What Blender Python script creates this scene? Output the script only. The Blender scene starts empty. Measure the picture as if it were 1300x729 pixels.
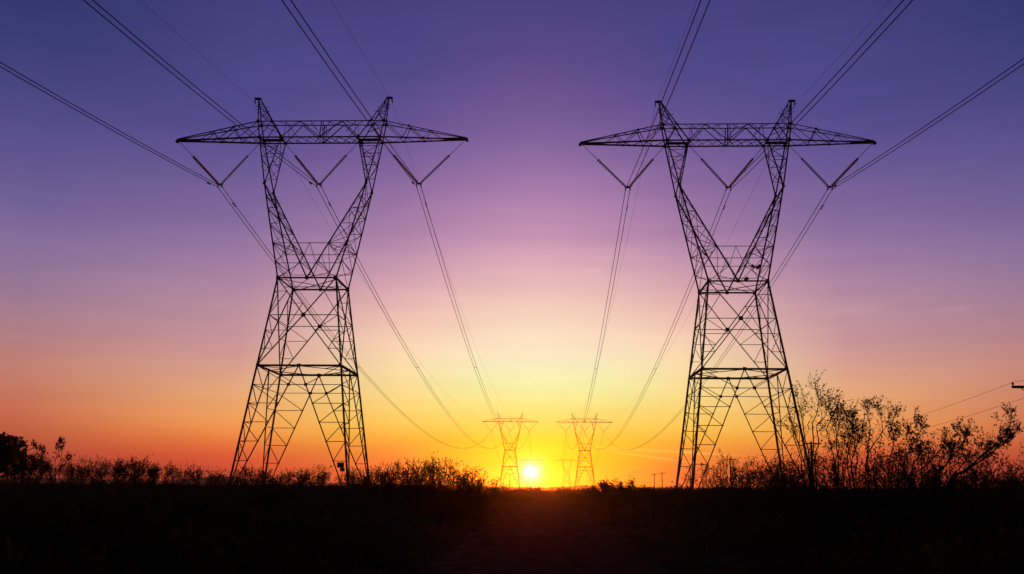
import bpy, math, random
from mathutils import Vector, Matrix, noise

S = bpy.context.scene
COL = S.collection
R = math.radians
CAMH = 1.5

# ------------------------------------------------------------------ camera frame (also used to survey positions)
F_PX, PITCH, ROLL, YAW = 1192.69, R(11.993), R(0.467), R(2.101)
_F = Vector((-math.sin(YAW) * math.cos(PITCH), math.cos(YAW) * math.cos(PITCH), math.sin(PITCH)))
_R = Vector((math.cos(YAW), math.sin(YAW), 0))
_U = _R.cross(_F)
_R2 = _R * math.cos(ROLL) + _U * math.sin(ROLL)
_U2 = -_R * math.sin(ROLL) + _U * math.cos(ROLL)


def at(px, py, Y):
    """A point of the place, Y metres down the line, from its bearing."""
    d = _F + _R2 * ((px - 650) / F_PX) - _U2 * ((py - 364.5) / F_PX)
    t = Y / d.y
    return Vector((d.x * t, Y, d.z * t + CAMH))


cd = bpy.data.cameras.new("camera")
cam = bpy.data.objects.new("camera", cd)
COL.objects.link(cam)
cd.sensor_width = 36.0
cd.lens = 36.0 * F_PX / 1300.0
cd.clip_start = 0.1
cd.clip_end = 20000
M = Matrix((_R2, _U2, -_F)).transposed().to_4x4()
M.translation = (0, 0, CAMH)
cam.matrix_world = M
S.camera = cam


# ------------------------------------------------------------------ materials
def lin(c):
    def f(u):
        u /= 255.0
        return u / 12.92 if u <= 0.04045 else ((u + 0.055) / 1.055) ** 2.4
    return (f(c[0]), f(c[1]), f(c[2]), 1.0)


def mat(name, c1, c2, scale=3.0, rough=0.9, metal=0.0, bump=0.0, detail=6.0, spec=0.3, transl=0.0):
    m = bpy.data.materials.new(name)
    m.use_nodes = True
    nt = m.node_tree
    b = nt.nodes["Principled BSDF"]
    tc = nt.nodes.new("ShaderNodeTexCoord")
    nz = nt.nodes.new("ShaderNodeTexNoise")
    nz.inputs["Scale"].default_value = scale
    nz.inputs["Detail"].default_value = detail
    nt.links.new(tc.outputs["Object"], nz.inputs["Vector"])
    rp = nt.nodes.new("ShaderNodeValToRGB")
    rp.color_ramp.elements[0].position = 0.35
    rp.color_ramp.elements[1].position = 0.68
    rp.color_ramp.elements[0].color = (*c1, 1)
    rp.color_ramp.elements[1].color = (*c2, 1)
    nt.links.new(nz.outputs["Fac"], rp.inputs["Fac"])
    nt.links.new(rp.outputs["Color"], b.inputs["Base Color"])
    b.inputs["Roughness"].default_value = rough
    b.inputs["Metallic"].default_value = metal
    b.inputs["Specular IOR Level"].default_value = spec
    if bump:
        bp = nt.nodes.new("ShaderNodeBump")
        bp.inputs["Strength"].default_value = bump
        bp.inputs["Distance"].default_value = 0.05
        nt.links.new(nz.outputs["Fac"], bp.inputs["Height"])
        nt.links.new(bp.outputs["Normal"], b.inputs["Normal"])
    return m


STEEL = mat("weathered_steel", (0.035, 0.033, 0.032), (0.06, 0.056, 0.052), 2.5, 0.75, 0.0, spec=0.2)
CONC = mat("footing_concrete", (0.2, 0.19, 0.17), (0.3, 0.28, 0.26), 6, 0.95, bump=0.2)
PORC = mat("insulator_porcelain", (0.014, 0.011, 0.01), (0.028, 0.021, 0.018), 20, 0.5, spec=0.2)
WIRE = mat("aluminium_wire", (0.03, 0.03, 0.03), (0.05, 0.05, 0.05), 4, 0.7, 0.0, spec=0.15)
BOXM = mat("painted_box", (0.02, 0.025, 0.05), (0.03, 0.035, 0.06), 4, 0.7)
WOOD = mat("pole_wood", (0.035, 0.025, 0.018), (0.07, 0.05, 0.036), 5, 0.95, bump=0.2)
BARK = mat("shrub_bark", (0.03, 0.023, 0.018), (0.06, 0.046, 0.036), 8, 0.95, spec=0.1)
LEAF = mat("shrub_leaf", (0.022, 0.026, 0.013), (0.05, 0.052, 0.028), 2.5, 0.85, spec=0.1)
_nt = LEAF.node_tree
_tr = _nt.nodes.new("ShaderNodeBsdfTranslucent")
_tr.inputs["Color"].default_value = (0.10, 0.07, 0.02, 1)
_mx = _nt.nodes.new("ShaderNodeMixShader")
_mx.inputs[0].default_value = 0.45
_nt.links.new(_nt.nodes["Principled BSDF"].outputs[0], _mx.inputs[1])
_nt.links.new(_tr.outputs[0], _mx.inputs[2])
_nt.links.new(_mx.outputs[0], _nt.nodes["Material Output"].inputs["Surface"])
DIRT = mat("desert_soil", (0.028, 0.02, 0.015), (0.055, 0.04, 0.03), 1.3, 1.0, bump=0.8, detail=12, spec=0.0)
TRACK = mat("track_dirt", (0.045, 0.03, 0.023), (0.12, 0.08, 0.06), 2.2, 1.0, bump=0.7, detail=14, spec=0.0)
ROCK = mat("hill_rock", (0.12, 0.09, 0.08), (0.2, 0.15, 0.13), 0.01, 1.0, spec=0.05)


# ------------------------------------------------------------------ mesh builder
class MB:
    def __init__(self):
        self.v = []
        self.f = []

    def prism(self, prof, a, b, up=None):
        """Extrude a closed 2-D profile from a to b."""
        a = Vector(a); b = Vector(b)
        d = (b - a)
        if d.length < 1e-6:
            return
        d.normalize()
        if up is None:
            up = Vector((0, 1, 0)) if abs(d.y) < 0.9 else Vector((0, 0, 1))
        x = d.cross(up)
        x.normalize()
        y = d.cross(x)
        n = len(prof); k = len(self.v)
        for p in (a, b):
            for (u, w) in prof:
                self.v.append(p + x * u + y * w)
        for i in range(n):
            j = (i + 1) % n
            self.f.append((k + i, k + j, k + n + j, k + n + i))
        self.f.append(tuple(k + i for i in reversed(range(n))))
        self.f.append(tuple(k + n + i for i in range(n)))

    def angle(self, a, b, w, t=None, up=None):
        """Rolled steel angle section."""
        w = max(w * 0.78, 0.05)
        t = t or w * 0.3
        h = w * 0.5
        self.prism([(-h, -h), (h, -h), (h, -h + t), (-h + t, -h + t), (-h + t, h), (-h, h)], a, b, up)

    def bar(self, a, b, w, h=None, up=None):
        h = h or w
        self.prism([(-w / 2, -h / 2), (w / 2, -h / 2), (w / 2, h / 2), (-w / 2, h / 2)], a, b, up)

    def box(self, c, sx, sy, sz):
        c = Vector(c)
        self.bar(c - Vector((sx / 2, 0, 0)), c + Vector((sx / 2, 0, 0)), sz, sy)

    def tube(self, pts, r0, r1=None, n=5, cap=True):
        r1 = r0 if r1 is None else r1
        k = len(self.v); m = len(pts)
        ref = Vector((0.31, 0.17, 0.93))
        for i, p in enumerate(pts):
            d = pts[min(i + 1, m - 1)] - pts[max(i - 1, 0)]
            if d.length < 1e-9:
                d = Vector((0, 0, 1))
            d.normalize()
            x = d.cross(ref)
            if x.length < 0.05:
                x = d.cross(Vector((1, 0, 0)))
            x.normalize(); y = d.cross(x)
            r = r0 + (r1 - r0) * i / max(1, m - 1)
            for j in range(n):
                a = 2 * math.pi * j / n
                self.v.append(p + x * (r * math.cos(a)) + y * (r * math.sin(a)))
        for i in range(m - 1):
            for j in range(n):
                q = (j + 1) % n
                self.f.append((k + i * n + j, k + i * n + q, k + (i + 1) * n + q, k + (i + 1) * n + j))
        if cap:
            self.f.append(tuple(k + j for j in reversed(range(n))))
            self.f.append(tuple(k + (m - 1) * n + j for j in range(n)))

    def lathe(self, a, b, prof, n=8):
        """Revolve (fraction, radius) pairs about the axis a-b."""
        a = Vector(a); b = Vector(b)
        d = (b - a).normalized()
        x = d.cross(Vector((0.2, 1, 0.1))).normalized(); y = d.cross(x)
        k = len(self.v)
        for (u, r) in prof:
            p = a.lerp(b, u)
            for j in range(n):
                t = 2 * math.pi * j / n
                self.v.append(p + x * (r * math.cos(t)) + y * (r * math.sin(t)))
        for i in range(len(prof) - 1):
            for j in range(n):
                q = (j + 1) % n
                self.f.append((k + i * n + j, k + i * n + q, k + (i + 1) * n + q, k + (i + 1) * n + j))
        self.f.append(tuple(k + j for j in reversed(range(n))))
        self.f.append(tuple(k + (len(prof) - 1) * n + j for j in range(n)))

    def mesh(self, name, material, smooth=False):
        me = bpy.data.meshes.new(name)
        me.from_pydata([tuple(p) for p in self.v], [], self.f)
        me.materials.append(material)
        if smooth:
            for p in me.polygons:
                p.use_smooth = True
        me.update()
        return me

    def build(self, name, material, parent=None, smooth=False, loc=None):
        o = bpy.data.objects.new(name, self.mesh(name, material, smooth))
        COL.objects.link(o)
        if parent is not None:
            o.parent = parent
        if loc is not None:
            o.location = loc
        return o


def tag(o, label, cat, group=None, kind=None):
    if label: o["label"] = label
    if cat: o["category"] = cat
    if group: o["group"] = group
    if kind: o["kind"] = kind
    return o


def thing(name, loc, label, cat, group=None):
    o = bpy.data.objects.new(name, None)
    o.empty_display_size = 0.5
    COL.objects.link(o)
    o.location = loc
    return tag(o, label, cat, group)


def copy_tree(o, parent=None):
    c = o.copy()
    COL.objects.link(c)
    c.parent = parent
    for ch in [x for x in list(COL.objects) if x.parent == o]:
        copy_tree(ch, c)
    return c


# ------------------------------------------------------------------ terrain
def smooth(a, b, x):
    t = max(0.0, min(1.0, (x - a) / (b - a)))
    return t * t * (3 - 2 * t)


def wob(x, y):
    return (0.16 * noise.noise(Vector((x * 0.23, y * 0.23, 3.1))) + 0.08 * noise.noise(Vector((x * 0.7, y * 0.7, 7.7)))
            + 0.05 * noise.noise(Vector((x * 1.9, y * 1.9, 1.2))))


def bank(x, y):
    """Low banks of soil on both sides of the track."""
    near = smooth(2.0, 14.0, y) * (1 - smooth(62, 90, y))
    if x < 0:
        h = 1.2 * smooth(2.8, 10.0, -x)
    else:
        h = 1.05 * smooth(2.8, 8.0, x)
    return h * near


def ground_z(x, y):
    far = -0.00344 * max(0.0, y - 436.0)
    side = smooth(3.0, 5.5, abs(x))
    w = wob(x, y) * (1 - smooth(150, 500, abs(y))) * side
    dip = -0.10 * (1 - smooth(2.2, 4.2, abs(x)))
    return far + bank(x, y) + w + dip


def axis(vals):
    out = []
    for a, b, n in vals:
        for i in range(n):
            out.append(a + (b - a) * i / n)
    out.append(vals[-1][1])
    return out


def sheet(name, xs, ys, zf, material):
    me = bpy.data.meshes.new(name)
    v = [(x, y, zf(x, y)) for y in ys for x in xs]
    n = len(xs)
    f = [(j * n + i, j * n + i + 1, (j + 1) * n + i + 1, (j + 1) * n + i)
         for j in range(len(ys) - 1) for i in range(n - 1)]
    me.from_pydata(v, [], f)
    me.materials.append(material)
    for p in me.polygons:
        p.use_smooth = True
    o = bpy.data.objects.new(name, me)
    COL.objects.link(o)
    o["kind"] = "structure"
    return o


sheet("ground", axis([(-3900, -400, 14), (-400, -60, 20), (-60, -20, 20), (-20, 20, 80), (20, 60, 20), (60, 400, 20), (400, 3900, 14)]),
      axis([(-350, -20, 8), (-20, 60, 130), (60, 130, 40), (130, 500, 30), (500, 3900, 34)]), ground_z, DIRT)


rng = random.Random(4)
_clods = [(rng.uniform(-2.7, 2.7), rng.uniform(3, 60), rng.uniform(0.05, 0.2), rng.uniform(0.008, 0.03)) for _ in range(0)]


def road_z(x, y):
    far = -0.00344 * max(0.0, y - 436.0)
    rut = sum(math.exp(-((x - c - 0.08 * math.sin(y * 0.21 + c)) / 0.27) ** 2) for c in (-0.85, 0.85))
    z = 0.03 - 0.075 * rut + 0.016 * noise.noise(Vector((x * 0.8, y * 0.25, 5.5))) + 0.010 * noise.noise(Vector((x * 2.6, y * 2.2, 2.5)))
    z += 0.008 * noise.noise(Vector((x * 7.0, y * 6.0, 9.5)))
    z -= 0.20 * smooth(2.1, 2.75, abs(x) + 0.5 * noise.noise(Vector((x * 0.9, y * 0.35, 0.7))) + 0.2 * noise.noise(Vector((x * 2, y * 1.5, 4.4))))
    return far + z


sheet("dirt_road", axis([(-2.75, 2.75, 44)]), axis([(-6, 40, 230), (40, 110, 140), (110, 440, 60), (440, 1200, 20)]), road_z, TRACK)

# distant hills: a ridge with depth, several kilometres off
hp = [(-300, 608), (-100, 606), (60, 607), (150, 609), (215, 610), (250, 607), (275, 604.5), (292, 605), (315, 608), (360, 611), (430, 613), (520, 615), (640, 618.5),
      (700, 619), (740, 616.5), (775, 617), (810, 618.5), (835, 619.5), (848, 617.5), (856, 616.5), (866, 618.5), (880, 620), (950, 619), (1050, 621),
      (1150, 620), (1230, 619), (1300, 620), (1420, 618), (1600, 620)]
hm = MB()
Y0 = 2300
rows = []
px = -300
hr = random.Random(9)
while px <= 1600:
    for (a, b) in zip(hp, hp[1:]):
        if a[0] <= px <= b[0]:
            t = (px - a[0]) / (b[0] - a[0]); y = a[1] + (b[1] - a[1]) * t
            break
    q = at(px, y + hr.uniform(-0.5, 0.5), Y0 + 150)
    rows.append(q)
    px += 7
k = 0
for q in rows:
    gz = -0.00344 * (Y0 - 436) - 1.5
    top = max(q.z, gz + 2)
    hm.v += [Vector((q.x * 0.95, Y0 - 160, gz)), Vector((q.x * 0.975 + hr.uniform(-6, 6), Y0 - 10, gz + (top - gz) * 0.55)), Vector((q.x, Y0 + 150, top)),
             Vector((q.x * 1.05, Y0 + 400, gz - 2))]
for i in range(len(rows) - 1):
    for j in range(3):
        a = i * 4 + j
        hm.f.append((a, a + 4, a + 5, a + 1))
h = hm.build("hills", ROCK)
h["kind"] = "structure"

# ------------------------------------------------------------------ lattice tower
WZ, WH = 22.68, 3.08      # waist
BZ, BH = 13.32, 4.29      # belt
CZ, CH = 18.64, 3.60      # crossing of the upper X panel
LV = [(11.36, 4.543), (9.47, 4.787), (7.58, 5.031), (5.69, 5.275), (3.79, 5.521)]
FH = 6.01
KX, KD, KZ = 5.54, 1.78, 33.45
OX, OD, OZ, IX = 6.68, 0.98, 39.05, 4.29
TX, TD, TZ, JX = 7.06, 0.65, 41.05, 5.49
TIPX, TIPZ = 16.19, 39.02
HX, HZ = 7.30, 43.91
VX, VZ = 11.04, 33.93


def on_line(a, b, z):
    t = (z - a.z) / (b.z - a.z)
    return a.lerp(b, t)


def face(i, u, z, h):
    """Point on one of the four body faces: u sideways, h half-width."""
    return Vector([(u, -h, z), (h, u, z), (-u, h, z), (-h, -u, z)][i])


def plate(mb, c, s, nrm=(0, 1, 0), t=0.03):
    s = s * 0.72
    n = Vector(nrm)
    mb.prism([(-s / 2, -s / 2), (s / 2, -s / 2), (s / 2, s / 2), (-s / 2, s / 2)], Vector(c) - n * t, Vector(c) + n * t,
             Vector((0, 0, 1)) if abs(n.z) < 0.9 else Vector((1, 0, 0)))


def make_tower():
    root = thing("transmission_tower", (0, 0, 0), None, "tower")
    # legs and footings
    for sx in (-1, 1):
        for sy in (-1, 1):
            m = MB()
            m.angle((sx * (FH + 0.06), sy * (FH + 0.06), -0.5), (sx * BH, sy * BH, BZ), 0.25)
            m.angle((sx * BH, sy * BH, BZ + 0.002), (sx * WH, sy * WH, WZ), 0.22)
            # step bolts
            for q in range(40 if sx * sy < 0 else 0):
                z = 3.0 + q * 0.48
                hh = FH + (WH - FH) * z / WZ
                m.bar((sx * hh, sy * hh, z), (sx * (hh + 0.2), sy * hh, z), 0.02)
            m.build("leg", STEEL, root)
            c = MB()
            c.lathe((sx * (FH + 0.1), sy * (FH + 0.1), -1.2), (sx * (FH + 0.1), sy * (FH + 0.1), 0.3), [(0, 0.5), (0.97, 0.45), (1, 0.41)], 12)
            c.build("footing", CONC, root)
    # body bracing on four faces
    m = MB()
    for i in range(4):
        fc = lambda u, z, h: face(i, u, z, h)
        nrm = Vector([(0, -1, 0), (1, 0, 0), (0, 1, 0), (-1, 0, 0)][i])
        top = fc(0, BZ, BH)
        for s in (-1, 1):
            foot = fc(s * FH * 0.985, 0.0, FH)
            m.angle(top + (foot - top).normalized() * 0.1, foot, 0.13)
            prev_leg = fc(s * BH, BZ, BH)
            st = []
            for (z, hh) in LV:
                lp = fc(s * hh, z, hh); sp = on_line(top, foot, z)
                m.angle(lp, sp, 0.085)
                m.angle(prev_leg, sp, 0.085)
                prev_leg = lp
                st.append(sp)
                plate(m, sp, 0.22, nrm)
            # small upright hangers on the lower levels of the side faces
        a, b = [on_line(top, fc(s * FH * 0.985, 0, FH), LV[0][0]) for s in (-1, 1)]
        m.angle(a, b, 0.11)
        plate(m, a, 0.42, nrm); plate(m, b, 0.42, nrm)
        # belt
        m.angle(fc(-BH, BZ, BH), fc(BH, BZ, BH), 0.27)
        plate(m, fc(0, BZ, BH + 0.02), 0.5, nrm)
        for s in (-1, 1):
            plate(m, fc(s * (BH - 0.1), BZ, BH), 0.5, nrm)
        # X panel between belt and waist
        cr = fc(0, CZ, CH)
        for s in (-1, 1):
            wl = fc(s * WH, WZ, WH); bl = fc(s * BH, BZ, BH); cl = fc(s * CH, CZ, CH)
            m.angle(wl, cr, 0.13); m.angle(cr, bl, 0.13)
            m.angle(cl, cr, 0.10)
            zu = WZ - (WZ - CZ) * 0.62 + 1.1
            zu = 21.2
            hu = WH + (BH - WH) * (WZ - zu) / (WZ - BZ)
            du = on_line(wl, cr, zu)
            m.angle(fc(s * hu, zu, hu), du, 0.075)
            m.angle(du, cl, 0.085)
            prev = cl
            for z in (17.0, 15.1):
                hh = WH + (BH - WH) * (WZ - z) / (WZ - BZ)
                dp = on_line(cr, bl, z); lp = fc(s * hh, z, hh)
                m.angle(lp, dp, 0.075); m.angle(prev, dp, 0.075)
                prev = lp
        plate(m, cr, 0.62, nrm, 0.02)
    # belt diaphragm
    for i in range(4):
        a = face(i, 0, BZ - 0.05, BH); b = face((i + 1) % 4, 0, BZ - 0.05, BH)
        m.angle(a, b, 0.1)
        c = face(i, BH, BZ - 0.05, BH)
        m.angle(c, (a + b) / 2, 0.08)
    # inner hip braces hanging from the belt to the strut level (the thin uprights seen behind the legs)
    for i in range(4):
        for s in (-1, 1):
            t = face(i, s * BH * 0.5, BZ - 0.05, BH)
    m.build("body_bracing", STEEL, root)
    # waist
    m = MB()
    for i in range(4):
        nrm = Vector([(0, -1, 0), (1, 0, 0), (0, 1, 0), (-1, 0, 0)][i])
        m.angle(face(i, -WH, WZ, WH), face(i, WH, WZ, WH), 0.21)
        for s in (-1, 1):
            plate(m, face(i, s * (WH - 0.05), WZ, WH), 0.55, nrm)
    m.angle((-WH, -WH, WZ - 0.1), (WH, WH, WZ - 0.1), 0.09)
    m.angle((WH, -WH, WZ - 0.22), (-WH, WH, WZ - 0.22), 0.09)
    m.angle((-WH, 0, WZ - 0.34), (WH, 0, WZ - 0.34), 0.1)
    # thin cross ties between the two arms
    for sy in (-1, 1):
        top = 26.55; low = 24.3
        def outer(s, z): return on_line(Vector((s * WH, sy * WH, WZ)), Vector((s * KX, sy * KD, KZ)), z)
        def inner(s, z): return on_line(Vector((0, sy * WH, WZ)), Vector((s * KX, sy * KD, KZ)), z)
        m.angle(outer(-1, top), outer(1, top), 0.09)
        m.angle(inner(-1, low), inner(1, low), 0.075)
        ap = (inner(-1, top) + inner(1, top)) / 2
        m.angle(ap, inner(-1, low), 0.065); m.angle(ap, inner(1, low), 0.065)
        plate(m, (0, sy * WH, WZ), 0.5)
    m.build("waist_frame", STEEL, root)
    # arms
    for s in (-1, 1):
        m = MB()
        P = {}
        for sy in (-1, 1):
            kn = Vector((s * KX, sy * KD, KZ))
            wo = Vector((s * WH, sy * WH, WZ)); wi = Vector((0, sy * WH, WZ))
            uo = Vector((s * OX, sy * OD, OZ)); ui = Vector((s * IX, sy * OD, OZ))
            P[sy] = (kn, wo, wi, uo, ui)
            m.angle(wo, kn, 0.19); m.angle(wi, kn, 0.18)
            m.angle(kn, uo, 0.17); m.angle(kn, ui, 0.15)
            plate(m, kn, 0.42)
            # face bracing below the knee
            zs = [24.3, 26.55, 28.8, 30.6, 32.0]
            po = wo
            for q, z in enumerate(zs):
                a = on_line(wo, kn, z); b = on_line(wi, kn, z)
                if q != 1:
                    m.angle(a, b, 0.075)
                if q == 0:
                    m.angle(a, on_line(wi, kn, 26.55), 0.075)
                    m.angle(b, wo, 0.075)
                elif q < 4:
                    m.angle(on_line(wi, kn, zs[q]), on_line(wo, kn, zs[q + 1] if q % 2 == 0 else zs[q + 1]), 0.07)
            # face bracing above the knee
            zu = [35.0, 36.6, 37.9]
            prev = kn
            for q, z in enumerate(zu):
                a = on_line(kn, uo, z); b = on_line(kn, ui, z)
                m.angle(a, b, 0.075)
                m.angle(a if q % 2 else b, (on_line(kn, ui, zu[q + 1]) if q % 2 else on_line(kn, uo, zu[q + 1])) if q < 2 else uo, 0.075)
        # outer and inner side faces, X braced
        for key in ((1, 0), (2, 0), (0, 3), (0, 4)):
            if key[0] in (1, 2):
                zz = [WZ, 24.6, 26.55, 28.6, 30.4, 32.0, KZ]
            else:
                zz = [KZ, 36.2, OZ]
            def pt(sy, z):
                return on_line(P[sy][key[0]], P[sy][key[1]], z)
            for q, (z0, z1) in enumerate(zip(zz, zz[1:])):
                e0 = 1 if q % 2 else -1
                m.angle(pt(e0, z0), pt(-e0, z1), 0.075)
                if key[0] == 1:
                    m.angle(pt(-e0, z0), pt(e0, z1), 0.07)
                if q:
                    m.angle(pt(-1, z0), pt(1, z0), 0.075)
        # plan bracing at the tie level
        q = [on_line(P[sy][a], P[sy][0], 26.55) for sy in (-1, 1) for a in (1, 2)]
        m.angle(q[0], q[3], 0.075); m.angle(q[1], q[2], 0.075)
        m.angle(q[1], q[3], 0.08)
        mid = (q[0] + q[1] + q[2] + q[3]) / 4
        m.angle(q[0], (q[1] + q[3]) / 2, 0.06); m.angle(q[2], (q[1] + q[3]) / 2, 0.06)
        m.build("arm", STEEL, root)
    # crossarm: centre box and two tapering ends
    m = MB()
    for sy in (-1, 1):
        m.angle((-OX, sy * OD, OZ), (OX, sy * OD, OZ), 0.2)
        m.angle((-TX, sy * TD, TZ), (TX, sy * TD, TZ), 0.14)
        def yb(z): return sy * (OD + (TD - OD) * (z - OZ) / (TZ - OZ))
        for s in (-1, 1):
            tip = Vector((s * TIPX, sy * 0.08, TIPZ))
            m.angle((s * OX, sy * OD, OZ), tip, 0.2)
            m.angle((s * TX, sy * TD, TZ), tip + Vector((0, 0, 0.18)), 0.12)
            for xx in (OX, IX):
                plate(m, (s * xx, sy * OD, OZ), 0.5)
            plate(m, (s * TX, sy * TD, TZ), 0.5); plate(m, (s * JX, sy * TD, TZ), 0.36)
            # web of the centre box
            bi = Vector((s * IX, sy * OD, OZ)); bo = Vector((s * OX, sy * OD, OZ))
            bc = Vector((0, sy * OD, OZ)); tq = Vector((s * 2.35, sy * TD, TZ))
            m.angle(bi, tq, 0.12); m.angle(tq, bc, 0.12)
            m.angle(bi + Vector((-s * 0.35, 0, 0)), (s * 3.9, sy * TD, TZ), 0.06)
            m.angle(bo, (s * JX, sy * TD, TZ), 0.11); 
            m.angle((s * 3.95, sy * TD, TZ), (s * 2.9, sy * yb(OZ + 0.65) * sy, OZ + 0.65), 0.06)
            m.angle((s * 1.2, sy * TD, TZ), (s * 0.35, yb(OZ + 0.9), OZ + 0.9), 0.055)
            # end panels
            def bot(u): return bo.lerp(tip, u)
            def topc(u): return Vector((s * TX, sy * TD, TZ)).lerp(tip + Vector((0, 0, 0.18)), u)
            m.angle(topc(0.0), bot(0.26), 0.085)
            m.angle(bot(0.26), topc(0.30), 0.10)
            m.angle(topc(0.30), bot(0.50), 0.085)
            m.angle(bot(0.50), topc(0.56), 0.075)
            m.angle(topc(0.56), bot(0.72), 0.06)
            plate(m, topc(0.30), 0.32); plate(m, bot(0.50), 0.36); plate(m, bot(0.26), 0.3)
        m.angle((0, sy * OD, OZ), (0.08, sy * TD, TZ), 0.14)
        m.angle((0.28, sy * OD, OZ), (0.3, sy * TD, TZ), 0.09)
    # cross members and plan bracing, top and bottom
    for s in (-1, 1):
        for xx in (OX, IX):
            m.angle((s * xx, -OD, OZ - 0.03), (s * xx, OD, OZ - 0.03), 0.15)
        # heavy strut between outer and inner nodes
        m.bar((s * OX, 0.0, OZ - 0.02), (s * IX, 0.0, OZ - 0.02), 0.26, 0.2)
        m.angle((s * OX, 0, OZ - 0.3), (s * (TIPX - 0.4), 0, TIPZ - 0.12), 0.1)
        seq = [IX, 3.2, 2.15, 1.1, 0]
        for q, (a, b) in enumerate(zip(seq, seq[1:])):
            e = 1 if q % 2 else -1
            m.angle((s * a, e * OD, OZ - 0.05), (s * b, -e * OD, OZ - 0.05), 0.08)
            m.angle((s * a, -e * OD, OZ - 0.1), (s * b, e * OD, OZ - 0.1), 0.07)
            m.angle((s * (a + .5), e * TD, TZ), (s * (b + .5), -e * TD, TZ), 0.06)
        us = [0, 0.13, 0.26, 0.40, 0.5, 0.62]
        for q, (a, b) in enumerate(zip(us, us[1:])):
            e = 1 if q % 2 else -1
            A = Vector((s * OX, e * OD, OZ)).lerp(Vector((s * TIPX, e * 0.08, TIPZ)), a)
            B = Vector((s * OX, -e * OD, OZ)).lerp(Vector((s * TIPX, -e * 0.08, TIPZ)), b)
            m.angle(A, B, 0.07)
            A = Vector((s * TX, e * TD, TZ)).lerp(Vector((s * TIPX, e * 0.08, TIPZ + .18)), a)
            B = Vector((s * TX, -e * TD, TZ)).lerp(Vector((s * TIPX, -e * 0.08, TIPZ + .18)), b)
            m.angle(A, B, 0.055)
        m.bar((s * (TIPX - 2.6), 0, TIPZ + 0.06), (s * TIPX, 0, TIPZ + 0.06), 0.26, 0.2)
        m.bar((s * (TIPX - 0.1), 0, TIPZ - 0.1), (s * (TIPX + 0.18), 0, TIPZ - 0.02), 0.34, 0.3)
    m.build("crossarm", STEEL, root)
    # earth-wire peaks
    for s in (-1, 1):
        m = MB()
        apx = Vector((s * HX, 0, HZ))
        for sy in (-1, 1):
            ao = apx + Vector((s * 0.05, sy * 0.1, 0)); ai = apx + Vector((-s * 0.2, sy * 0.1, -0.05))
            bo = Vector((s * OX, sy * OD, OZ)); tp = Vector((s * TX, sy * TD, TZ)); bi = Vector((s * IX, sy * OD, OZ)); tj = Vector((s * JX, sy * TD, TZ))
            m.angle(bo, tp, 0.16); m.angle(tp, ao, 0.14)
            m.angle(bi, tj, 0.15); m.angle(tj, ai, 0.13)
            m.angle(tp, on_line(bi, tj, 40.2), 0.08)
            prev = None
            for q, z in enumerate((42.25, 42.9, 43.4)):
                a = on_line(tp, ao, z); b = on_line(tj, ai, z)
                m.angle(a, b, 0.06)
                if q == 0:
                    m.angle(tj, a, 0.075); m.angle(tp, b, 0.07)
                else:
                    m.angle(prev[q % 2], (a, b)[(q + 1) % 2], 0.055)
                prev = (a, b)
        for z, e in ((42.45, 1), (42.95, -1)):
            a = on_line(Vector((s * TX, -TD, TZ)), apx, z)
            m.bar(a, a + Vector((s * 0.42, -0.1, 0.12)), 0.04)
            b = on_line(Vector((s * JX, -TD, TZ)), apx, z - 0.3)
            m.bar(b, b + Vector((-s * 0.38, -0.1, 0.22)), 0.045)
        pk = m.build("earth_wire_peak", STEEL, root)
        c = MB()
        c.bar((s * (HX - 0.22), 0, HZ + 0.07), (s * (HX + 0.5), 0, HZ + 0.07), 0.18, 0.3)
        c.bar((s * (HX + 0.44), 0, HZ + 0.05), (s * (HX + 0.46), 0, HZ - 0.3), 0.09)
        c.bar((s * (HX + 0.46), -0.2, HZ - 0.34), (s * (HX + 0.46), 0.2, HZ - 0.34), 0.11)
        c.build("clamp_bracket", STEEL, pk)
    return root


L1 = Vector((-24.94, 98.0, 0)); R1 = Vector((20.07, 99.57, 0))
L2 = Vector((-20.72, 554.3, -0.4)); R2 = Vector((22.68, 554.3, -0.4))
L3 = Vector((-19.3, 1290.0, -2.9)); R3 = Vector((28.5, 1290.0, -2.9))
tl = make_tower()
towers = {}
GT = "lattice towers of the twin power line"
for key, loc, lab in (
        ("L1", L1, "large lattice pylon on the left, its near leg carrying a small box"),
        ("R1", R1, "large lattice pylon on the right, rising behind tall wispy shrubs"),
        ("L2", L2, "small distant lattice pylon just left of the setting sun"),
        ("R2", R2, "small distant lattice pylon on the right side of the setting sun"),
        ("L3", L3, "tiny faint pylon right behind the setting sun's glare"),
        ("R3", R3, "tiny faint pylon beyond and left of the small distant right pylon")):
    o = tl if key == "L1" else copy_tree(tl)
    o.location = loc
    tag(o, lab, "tower", GT)
    towers[key] = o

# extras that only one tower carries
m = MB()
m.box((5.0, -5.62, 3.42), 0.62, 0.3, 0.5)
m.box((5.2, -5.64, 2.99), 0.42, 0.26, 0.34)
m.bar((5.22, -5.55, 2.85), (4.9, -5.6, 1.2), 0.06)
m.build("equipment_box", BOXM, towers["L1"])
for (a, b) in (((954.0, 336.3), (958.3, 340.5)), ((960.3, 341.2), (965.3, 336.8)), ((945.6, 356.0), (949.6, 352.6))):
    p, q = at(*a, 99.6), at(*b, 99.6)
    m = MB()
    n = 5
    prof = [(0, 0.06)]
    for i in range(n):
        t = (i + 0.5) / n
        prof += [(t - 0.07, 0.1), (t - 0.04, 0.2), (t + 0.04, 0.2), (t + 0.07, 0.1)]
    prof.append((1, 0.06))
    m.lathe(p - R1, q - R1, prof, 8)
    m.build("stub_insulator", PORC, towers["R1"])
m = MB()
m.tube([at(940, 357, 99.6) - R1, at(967, 329, 99.6) - R1], 0.03)
m.tube([at(950, 332.5, 99.6) - R1, at(958.3, 340.5, 99.6) - R1], 0.03)
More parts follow.
